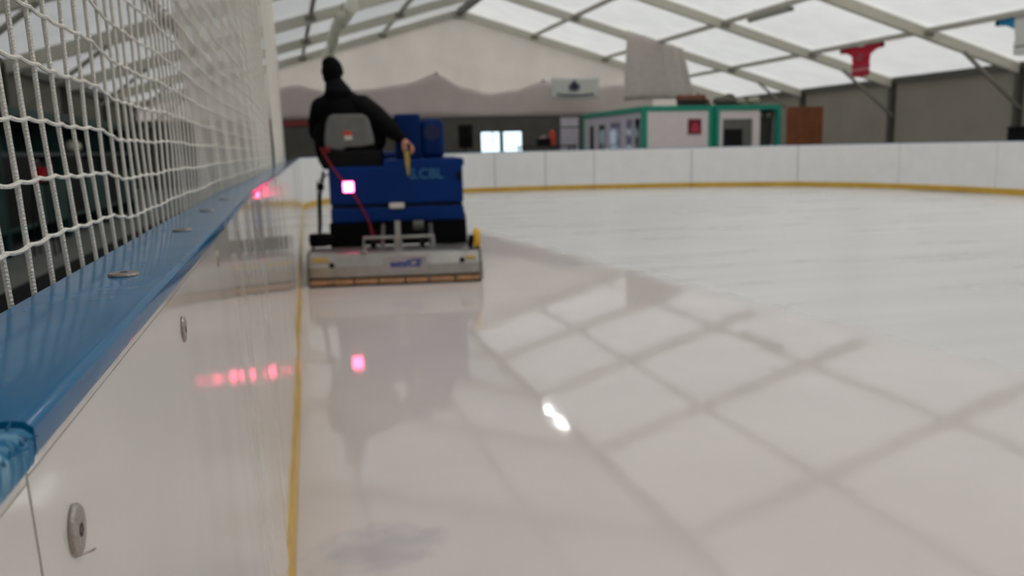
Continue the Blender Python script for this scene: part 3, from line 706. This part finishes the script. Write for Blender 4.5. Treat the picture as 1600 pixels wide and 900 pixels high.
def bf(a, c):
    x = -1.0+2.0*a; sag = .07*(1-(2*a-1)**2); return (x, .03*math.sin(a*7), (.43-sag*.8)*(1-c)+(-.40-sag*1.2)*c)
MB().grid(bf, 20, 8).build('cloth', white_cloth, bn, smooth=True, solid=.012)
em = MB()
for k in range(18):
    a = 2*PI*k/18; em.box((-.06+.19*math.cos(a), -.05, .03+.13*math.sin(a)), (.07, .01, .05), Matrix.Rotation(-a, 3, 'Y'))
em.box((-.06, -.05, .0), (.22, .01, .1)); em.prism([(-.20, -.045, .02), (.08, -.045, .02), (-.04, -.045, .32), (-.08, -.045, .32)], (0, -.01, 0))
em.build('emblem', navy, bn)
tx = MB()
for k in range(24):
    x = -.78+1.5*k/23; a = (x+1)/2; tx.box((x, -.05, -.21-.10*(1-(2*a-1)**2)), (.05 if k % 3 else .035, .01, .10 if k % 4 else .075))
tx.build('lettering', navy, bn)
tag(MB().bx(-1.2, .42, -.02, .02, -.09, .09).build('red_band', mat('red_band', '#8f2f30', .6), None, loc=(-.1, 33.67, 2.28), bevel=.01), 'dull red band on the far wall left of the driver', 'sign')

# draped fabric bundle hanging from the second rafter
def drape(a, c):
    tp = 11.36+2.16*a; bt = 11.25+2.75*a; x = tp+(bt-tp)*c; zt_ = 5.18-.286*(tp-11.36); zb = 2.72+.25*a*(1-a)
    return (x, .05*math.sin(a*15+c*1.2)*(.5+c*.6)+.02*math.sin(a*37), zt_+(zb-zt_)*c)
dr = MB().grid(drape, 48, 10).build('hanging_drape', drape_cloth, None, smooth=True, solid=.01, loc=(0, 28.7, 0)); tag(dr, 'pale fabric drape hanging from a rafter above the containers', 'curtain')
# rolled cream fabric tied along the left roof, above the driver
rl = empty('rolled_fabric', T(-5.3, -6, 0)); tag(rl, 'cream rolled fabric tied under the left roof slope above the driver', 'fabric roll'); o0 = T(-5.3, -6, 0)
MB().tube([T(-5.35+.08*math.sin(i*.9), -.6-i*1.3, None, -.36-.05*math.sin(i*1.7))-o0 for i in range(10)], [.17+.035*math.sin(i*2.1) for i in range(10)], 12).build('roll', fabric('cream_fabric', (.88, .86, .78), (.9, .88, .8), .45), rl, smooth=True)
for i in range(4): MB().tube([T(-5.35, -1.2-i*3, None, -.62)-o0, T(-5.35, -1.2-i*3, None, .05)-o0], .015, 6).build('tie_rope', grey_tarp, rl)

# ------------------------------------------------------------------ things behind the far boards
def loudspeaker():
    r_ = empty('loudspeaker', (5.75, 30.6, -.06)); tag(r_, 'black loudspeaker on a stand left of the bright windows', 'loudspeaker')
    MB().prism([(-.27, -.2, 1.25), (.27, -.2, 1.25), (.2, .25, 1.25), (-.2, .25, 1.25)], (0, 0, .85)).build('cabinet', blackp, r_, bevel=.02)
    MB().lathe([(.05, 0), (.2, -.01), (.2, -.02), (.05, -.012)], (0, -.2, 1.48), 'y', 20).build('woofer', rubber, r_, smooth=True)
    MB().lathe([(.03, 0), (.1, -.01), (.1, -.02), (.03, -.012)], (0, -.2, 1.88), 'y', 16).build('tweeter', rubber, r_, smooth=True)
    MB().tube([(0, 0, .3), (0, 0, 1.25)], .03, 8).build('pole', blackp, r_)
    for k in range(3): a = k*2.094; MB().tube([(0, 0, .7), (.5*math.cos(a), .5*math.sin(a), 0)], .02, 6).build('leg', blackp, r_)
loudspeaker()
ct = empty('counter_table', (8.9, 30.7, -.06)); tag(ct, 'dark counter table behind the far boards', 'table')
MB().bx(-1.1, 1.1, -.35, .35, 1.22, 1.28).build('table_top', dark_brown, ct, bevel=.01)
for x in (-1, 1):
    for y in (-.28, .28): MB().bx(x*1.0-.03, x*1.0+.03, y-.03, y+.03, 0, 1.22).build('leg', dark_brown, ct)
cr = empty('black_crate', (8.72, 30.6, 1.22)); tag(cr, 'black crate on the counter right of the bright windows', 'crate')
MB().bx(-.25, .25, -.18, .18, 0, .03).build('base', blackp, cr)
for x0, x1, y0, y1 in ((-.25, .25, -.18, -.16), (-.25, .25, .16, .18), (-.25, -.23, -.18, .18), (.23, .25, -.18, .18)): MB().bx(x0, x1, y0, y1, .03, .26).build('side', blackp, cr)
tag(MB().ell((0, 0, .14), (.2, .13, .16), 16, 10).ell((.06, 0, .27), (.12, .1, .09), 12, 8).build('grey_bag', mat('bag_grey', '#8f7f7d', .8, 0, .15), None, smooth=True, loc=(8.72, 30.6, 1.25)), 'greyish soft bag sitting in the black crate', 'bag')
tag(MB().lathe([(.06, 0), (.11, .01), (.11, .46), (.09, .51), (.05, .54), (.04, .58), (.02, .59)], (0, 0, 0), 'z', 20).build('orange_cylinder', orange, None, smooth=True, loc=(9.1, 30.6, 1.22)), 'orange cylinder standing beside the black crate', 'cylinder')
rail = MB().tube([(9.4, 0, 1.9), (10.5, 0, 1.9)], .03, 8).build('handrail', steel_grey, None, smooth=True, loc=(0, 31.3, 0)); tag(rail, 'dark horizontal handrail right of the orange cylinder', 'rail')
for x in (9.45, 10.45): MB().tube([(x, 0, -.06), (x, 0, 1.9)], .025, 8).build('post', steel_grey, rail)
pn = empty('partition_panel', (10.15, 31.9, -.06)); tag(pn, 'lilac white partition panel left of the container', 'panel')
MB().bx(-.35, .42, -.03, .03, 0, 2.38).build('sheet', lilac, pn); MB().bx(-.38, -.34, -.05, .05, 0, 2.4).build('edge_post', steel_grey, pn); MB().bx(-.38, .42, -.05, .05, 2.36, 2.42).build('top_rail', steel_grey, pn)

# containers
def container(x0, x1, y0, y1, h, label):
    r_ = empty('site_container', (x0, y0, -.06)); tag(r_, label, 'container', 'site containers behind the boards'); wx = x1-x0; wy = y1-y0
    for px in (0, wx-.16):
        for py in (0, wy-.16): MB().bx(px, px+.16, py, py+.16, 0, h).build('corner_post', teal, r_, bevel=.01)
    for py in (0, wy-.14): MB().bx(.16, wx-.16, py, py+.14, h-.16, h).build('top_beam', teal, r_, bevel=.01); MB().bx(.16, wx-.16, py, py+.14, 0, .16).build('bottom_beam', teal, r_)
    for px in (0, wx-.14): MB().bx(px, px+.14, .16, wy-.16, h-.16, h).build('top_beam', teal, r_, bevel=.01); MB().bx(px, px+.14, .16, wy-.16, 0, .16).build('bottom_beam', teal, r_)
    MB().bx(.1, wx-.1, .1, wy-.1, h-.06, h-.02).build('roof_sheet', steel_grey, r_)
    return r_, wx, wy
A, wx, wy = container(10.42, 12.86, 25.0, 31.0, 2.42, 'white container cabin with teal frame, windows along its side and red sign')
MB().bx(.16, wx-.16, .03, .09, .16, 2.26).build('front_wall', cabin_white, A); MB().bx(wx-.09, wx-.03, .16, wy-.16, .16, 2.26).build('side_wall', cabin_white, A); MB().bx(.16, wx-.16, wy-.09, wy-.03, .16, 2.26).build('rear_wall', cabin_white, A)
MB().bx(.05, .10, .16, wy-.16, .16, 2.26).build('side_wall', lilac, A)
for y0, y1, z0, z1, m_ in ((.25, .75, 1.0, 2.1, dark_glass), (.95, 1.5, .9, 2.1, blue_glass), (2.0, 3.0, .2, 2.05, blue_glass), (3.5, 4.2, .2, 2.0, dark_glass), (4.7, 5.2, 1.0, 2.0, dark_glass)):
    f = MB().bx(.03, .06, y0, y1, z0, z1).build('window', mat('frame_white', '#b9b6bd', .5), A); MB().bx(.018, .03, y0+.06, y1-.06, z0+.06, z1-.06).build('pane', m_, f)
sg = MB().bx(1.56, 2.02, .0, .03, 1.52, 2.0).build('sign', mat('sign_dark_red', '#7c1a2a', .5), A, bevel=.005); MB().prism([(1.66, -.004, 1.58), (1.96, -.004, 1.6), (1.93, -.004, 1.76), (1.80, -.004, 1.90), (1.70, -.004, 1.78)], (0, .004, 0)).build('sign_motif', mat('sign_red', '#c63a50', .5), sg)
B_, wx, wy = container(12.92, 15.30, 25.0, 31.0, 2.42, 'second white container with teal frame and dark serving window')
MB().bx(.16, 1.62, .05, .11, 1.98, 2.26).build('fascia', cabin_white, B_); MB().bx(.16, .30, .05, .11, .16, 1.98).build('front_wall', cabin_white, B_); MB().bx(1.36, 1.62, .02, .11, .16, 1.98).build('front_wall', cabin_white, B_); MB().bx(.3, 1.36, .05, .11, .16, 1.0).build('front_wall', cabin_white, B_)
f = MB().bx(.3, 1.36, .08, .12, 1.0, 1.98).build('window', mat('shutter_grey', '#6f6b67', .6), B_); MB().bx(.36, 1.02, .06, .08, 1.05, 1.66).build('pane', dark_glass, f)
MB().bx(1.62, 2.2, .3, .36, .16, 2.26).build('doorway_shade', mat('doorway_shade_dark', '#3a3a34', .7), B_)  # dark sheet stands in for the shade inside the open doorway
for x in (1.75, 2.05): MB().ell((x, .24, 2.1), (.09, .06, .08), 10, 8).build('wall_lamp', pale_bag, B_, smooth=True)
MB().bx(wx-.09, wx-.03, .16, wy-.16, .16, 2.26).build('side_wall', cabin_white, B_); MB().bx(.03, .09, .16, wy-.16, .16, 2.26).build('side_wall', cabin_white, B_); MB().bx(.16, wx-.16, wy-.09, wy-.03, .16, 2.26).build('rear_wall', cabin_white, B_)
ow = empty('wooden_panel', (16.02, 24.8, -.06)); tag(ow, 'orange brown wooden panel right of the containers', 'panel')
for k in range(4): MB().bx(-.63+k*.33, -.63+k*.33+.325, -.03, .03, 0, 2.33).build('plank', orange_wood, ow, bevel=.006)
for z in (.4, 1.9): MB().bx(-.63, .68, .03, .07, z, z+.1).build('batten', orange_wood, ow)
# clutter stored on the container roofs
ZC = 2.36
tag(MB().tube([(0, 0, .13), (1.1, .1, .13)], .13, 14).build('rolled_carpet', brown, None, smooth=True, loc=(12.0, 25.75, ZC)), 'brown rolled carpet lying on the container roof', 'carpet roll')
tag(MB().tube([(0, 0, .11), (.95, -.1, .11)], .11, 14).build('rolled_carpet', mat('rust_carpet', '#7a4a35', .9, 0, .2), None, smooth=True, loc=(12.05, 26.0, ZC+.17)), 'rust coloured rolled carpet on top of the brown roll', 'carpet roll')
tag(MB().ell((0, 0, .16), (.42, .3, .17), 18, 10).ell((.2, .05, .28), (.22, .2, .14), 14, 8).build('tarp_bundle', grey_tarp, None, smooth=True, loc=(13.65, 25.8, ZC)), 'grey olive tarp bundle on the second container roof', 'tarp')
tag(MB().ell((0, 0, .1), (.16, .13, .12), 14, 8).build('pale_sack', pale_bag, None, smooth=True, loc=(14.05, 25.4, ZC+.03)), 'small pale sack right beside the tarp bundle', 'sack')
tag(MB().ell((0, 0, .12), (.22, .15, .13), 14, 8).ell((.1, 0, .2), (.1, .1, .08), 10, 8).build('pale_sack', pale_bag, None, smooth=True, loc=(14.5, 25.4, ZC+.02)), 'larger pale sack at the right end of the container roof', 'sack')
bx_ = empty('dark_box', (11.7, 25.25, ZC)); tag(bx_, 'flat dark box lying at the front roof edge above the red sign', 'box')
MB().bx(.1, .95, -.18, .25, 0, .16).build('carton', dark_brown, bx_, bevel=.01); MB().bx(.08, .97, -.2, .27, .16, .19).build('lid', dark_brown, bx_, bevel=.005)

# ------------------------------------------------------------------ jerseys hung from the purlin
def jersey(U, V, z, label, body_m, sleeve_m, stripes, logo, sleeve_up):
    p = T(U, V, z); r_ = empty('hockey_jersey', p, -psi+PI/2); tag(r_, label, 'jersey', 'jerseys hung under the roof')
    # local x runs along the purlin (negative x = towards the camera's right), z down the shirt
    def slab(pts, name, m, y0=-.03, y1=.03, bev=.02): return MB().prism([(x, y0, zz) for x, zz in pts], (0, y1-y0, 0)).build(name, m, r_, bevel=bev)
    body_ = slab([(-.42, 0), (-.16, .0), (-.1, -.05), (.1, -.05), (.16, 0), (.42, 0), (.40, -.25), (.36, -.5), (.38, -.86), (0, -.90), (-.38, -.86), (-.36, -.5), (-.40, -.25)], 'shirt_body', body_m)
    for s in (-1, 1):
        sl = slab([(s*.40, 0), (s*.88, .03), (s*.91, -.13), (s*.62, -.17), (s*.39, -.28)], 'sleeve', sleeve_m)
        MB().prism([(s*.84, -.035, .035), (s*.93, -.035, .04), (s*.96, -.035, -.12), (s*.86, -.035, -.15)], (0, .07, 0)).build('cuff', stripes[0], sl, bevel=.01)
    for k, (za, zb, m_) in enumerate(((-.55, -.62, stripes[1]), (-.66, -.69, stripes[2]), (-.74, -.79, stripes[1]))):
        MB().bx(-.378, .378, -.036, .036, zb, za).build('stripe', m_, body_, bevel=.003)
    MB().tube([(.11*math.cos(a), -.02+.03*math.sin(a), -.03) for a in [2*PI*i/16 for i in range(17)]], .015, 6, False).build('collar', stripes[0], body_)
    for yy in (-.036, .036):
        if logo: MB().prism([(x, yy, zz) for x, zz in [(.14*math.cos(a), -.33+.12*math.sin(a)) for a in [2*PI*i/16 for i in range(16)]]], (0, .004, 0)).build('crest', logo, body_)
        if logo: MB().prism([(x, yy*1.12, zz) for x, zz in [(-.2, -.41), (-.12, -.42), (.2, -.23), (.16, -.19)]], (0, .004, 0)).build('crest_stroke', red_cloth, body_)
    for s in (-1, 1): MB().tube([(s*.3, 0, -.02), (s*.3, 0, .1)], .012, 6).build('hook', steel_grey, r_)
    return r_
jersey(9.35, -12.35, 3.86, 'red hockey jersey with pale waist stripes hanging under the roof', red_cloth, red_cloth, (mat('dark_red', '#7a0a1c', .8), stripe_red, pink_stripe), grey_print, .05)
jersey(9.35, -18.12, 3.86, 'white hockey jersey with blue and black sleeve at the right edge', white_cloth, cyan_cloth, (mat('black_cloth', '#141518', .8), white_cloth, mat('black_cloth', '#141518'),), None, .05)
hb = empty('heater_box', T(W-.45, -15.5, -.06)); tag(hb, 'black box standing at the tent post on the far right', 'box')
MB().bx(-.05, .3, -.3, .3, 0, 1.42).build('casing', blackp, hb, bevel=.02); MB().bx(0, .25, -.315, -.3, .9, 1.3).build('grille', rubber, hb); MB().bx(-.07, .32, -.32, .32, 1.42, 1.47).build('lid', blackp, hb, bevel=.01)

# ------------------------------------------------------------------ aisle behind the net
mt = MB().prism([(-2.75, -4, -.06), (-.32, -4, -.06), (-.32, 20, -.06), (-2.75, 20, -.06)], (0, 0, .02)).build('rubber_mat', rubber); tag(mt, 'black rubber matting along the outside of the boards', 'mat')
def cabinet(y0, y1, label):
    r_ = empty('green_cabinet', (-3.65, y0, -.06)); tag(r_, label, 'cabinet', 'green cabinets behind the net'); n = y1-y0-.03
    MB().bx(-.7, -.64, 0, n, 0, 1.86).build('back', green_dark, r_)
    MB().bx(-.7, 0, 0, .04, 0, 1.86).build('side', green_dark, r_); MB().bx(-.7, 0, n-.04, n, 0, 1.86).build('side', green_dark, r_)
    MB().bx(-.72, .04, 0, n, 1.76, 1.9).build('top_board', green_dark, r_, bevel=.01); MB().bx(-.7, .0, .04, n-.04, 1.26, 1.31).build('shelf', mat('shelf_grey', '#3f4745', .6), r_)
    MB().bx(-.7, .0, .04, n-.04, .30, .36).build('bottom', green_dark, r_)
    MB().bx(-.05, 0, .04, n*.42, .36, 1.26).build('door', blackp, r_, bevel=.006); MB().bx(-.05, 0, n*.44, n-.04, .36, .95).build('door', green_dark, r_, bevel=.006)
    MB().bx(-.6, -.1, n*.44, n-.04, .36, 1.2).build('dark_insert', blackp, r_)
    return r_
cabinet(8.8, 11.6, 'dark green cabinet nearest to the camera behind the net'); cabinet(11.6, 14.4, 'middle dark green cabinet behind the net'); cabinet(14.4, 17.2, 'third dark green cabinet behind the net'); cabinet(17.2, 20.0, 'farthest dark green cabinet behind the net')
hl = empty('white_helmet', (-3.8, 15.6, 1.25)); tag(hl, 'white helmet lying on the cabinet shelf behind the net', 'helmet')
MB().ell((0, 0, .1), (.14, .2, .11), 18, 10).build('shell', ceramic, hl, smooth=True); MB().tube([(.1, .1, .06), (.14, 0, .02), (.1, -.1, .06)], .01, 6).build('chin_strap', blackp, hl)
bk_ = empty('red_bucket', (-2.75, 10.2, -.06)); tag(bk_, 'red bucket standing on a stool in front of the green cabinets', 'bucket')
bk_.location = (-3.3, 11.8, .88)
MB().lathe([(.05, 0), (.075, .005), (.095, .17), (.1, .175), (.085, .17), (.07, .02)], (0, 0, 0), 'z', 18).build('pail', red_plastic, bk_, smooth=True); MB().tube([(0, .095*math.cos(a), .17+.1*math.sin(a)) for a in [PI*i/10 for i in range(11)]], .005, 6).build('handle', steel, bk_)
st_ = empty('stool', (-3.3, 11.8, -.06)); tag(st_, 'small black stool in front of the green cabinets', 'stool')
MB().lathe([(.02, .9), (.16, .9), (.17, .92), (.16, .94), (.02, .94)], (0, 0, 0), 'z', 20).build('seat', blackp, st_, smooth=True)
for k in range(4): a = PI/4+k*PI/2; MB().tube([(.1*math.cos(a), .1*math.sin(a), .9), (.17*math.cos(a), .17*math.sin(a), 0)], .012, 6).build('leg', blackp, st_)
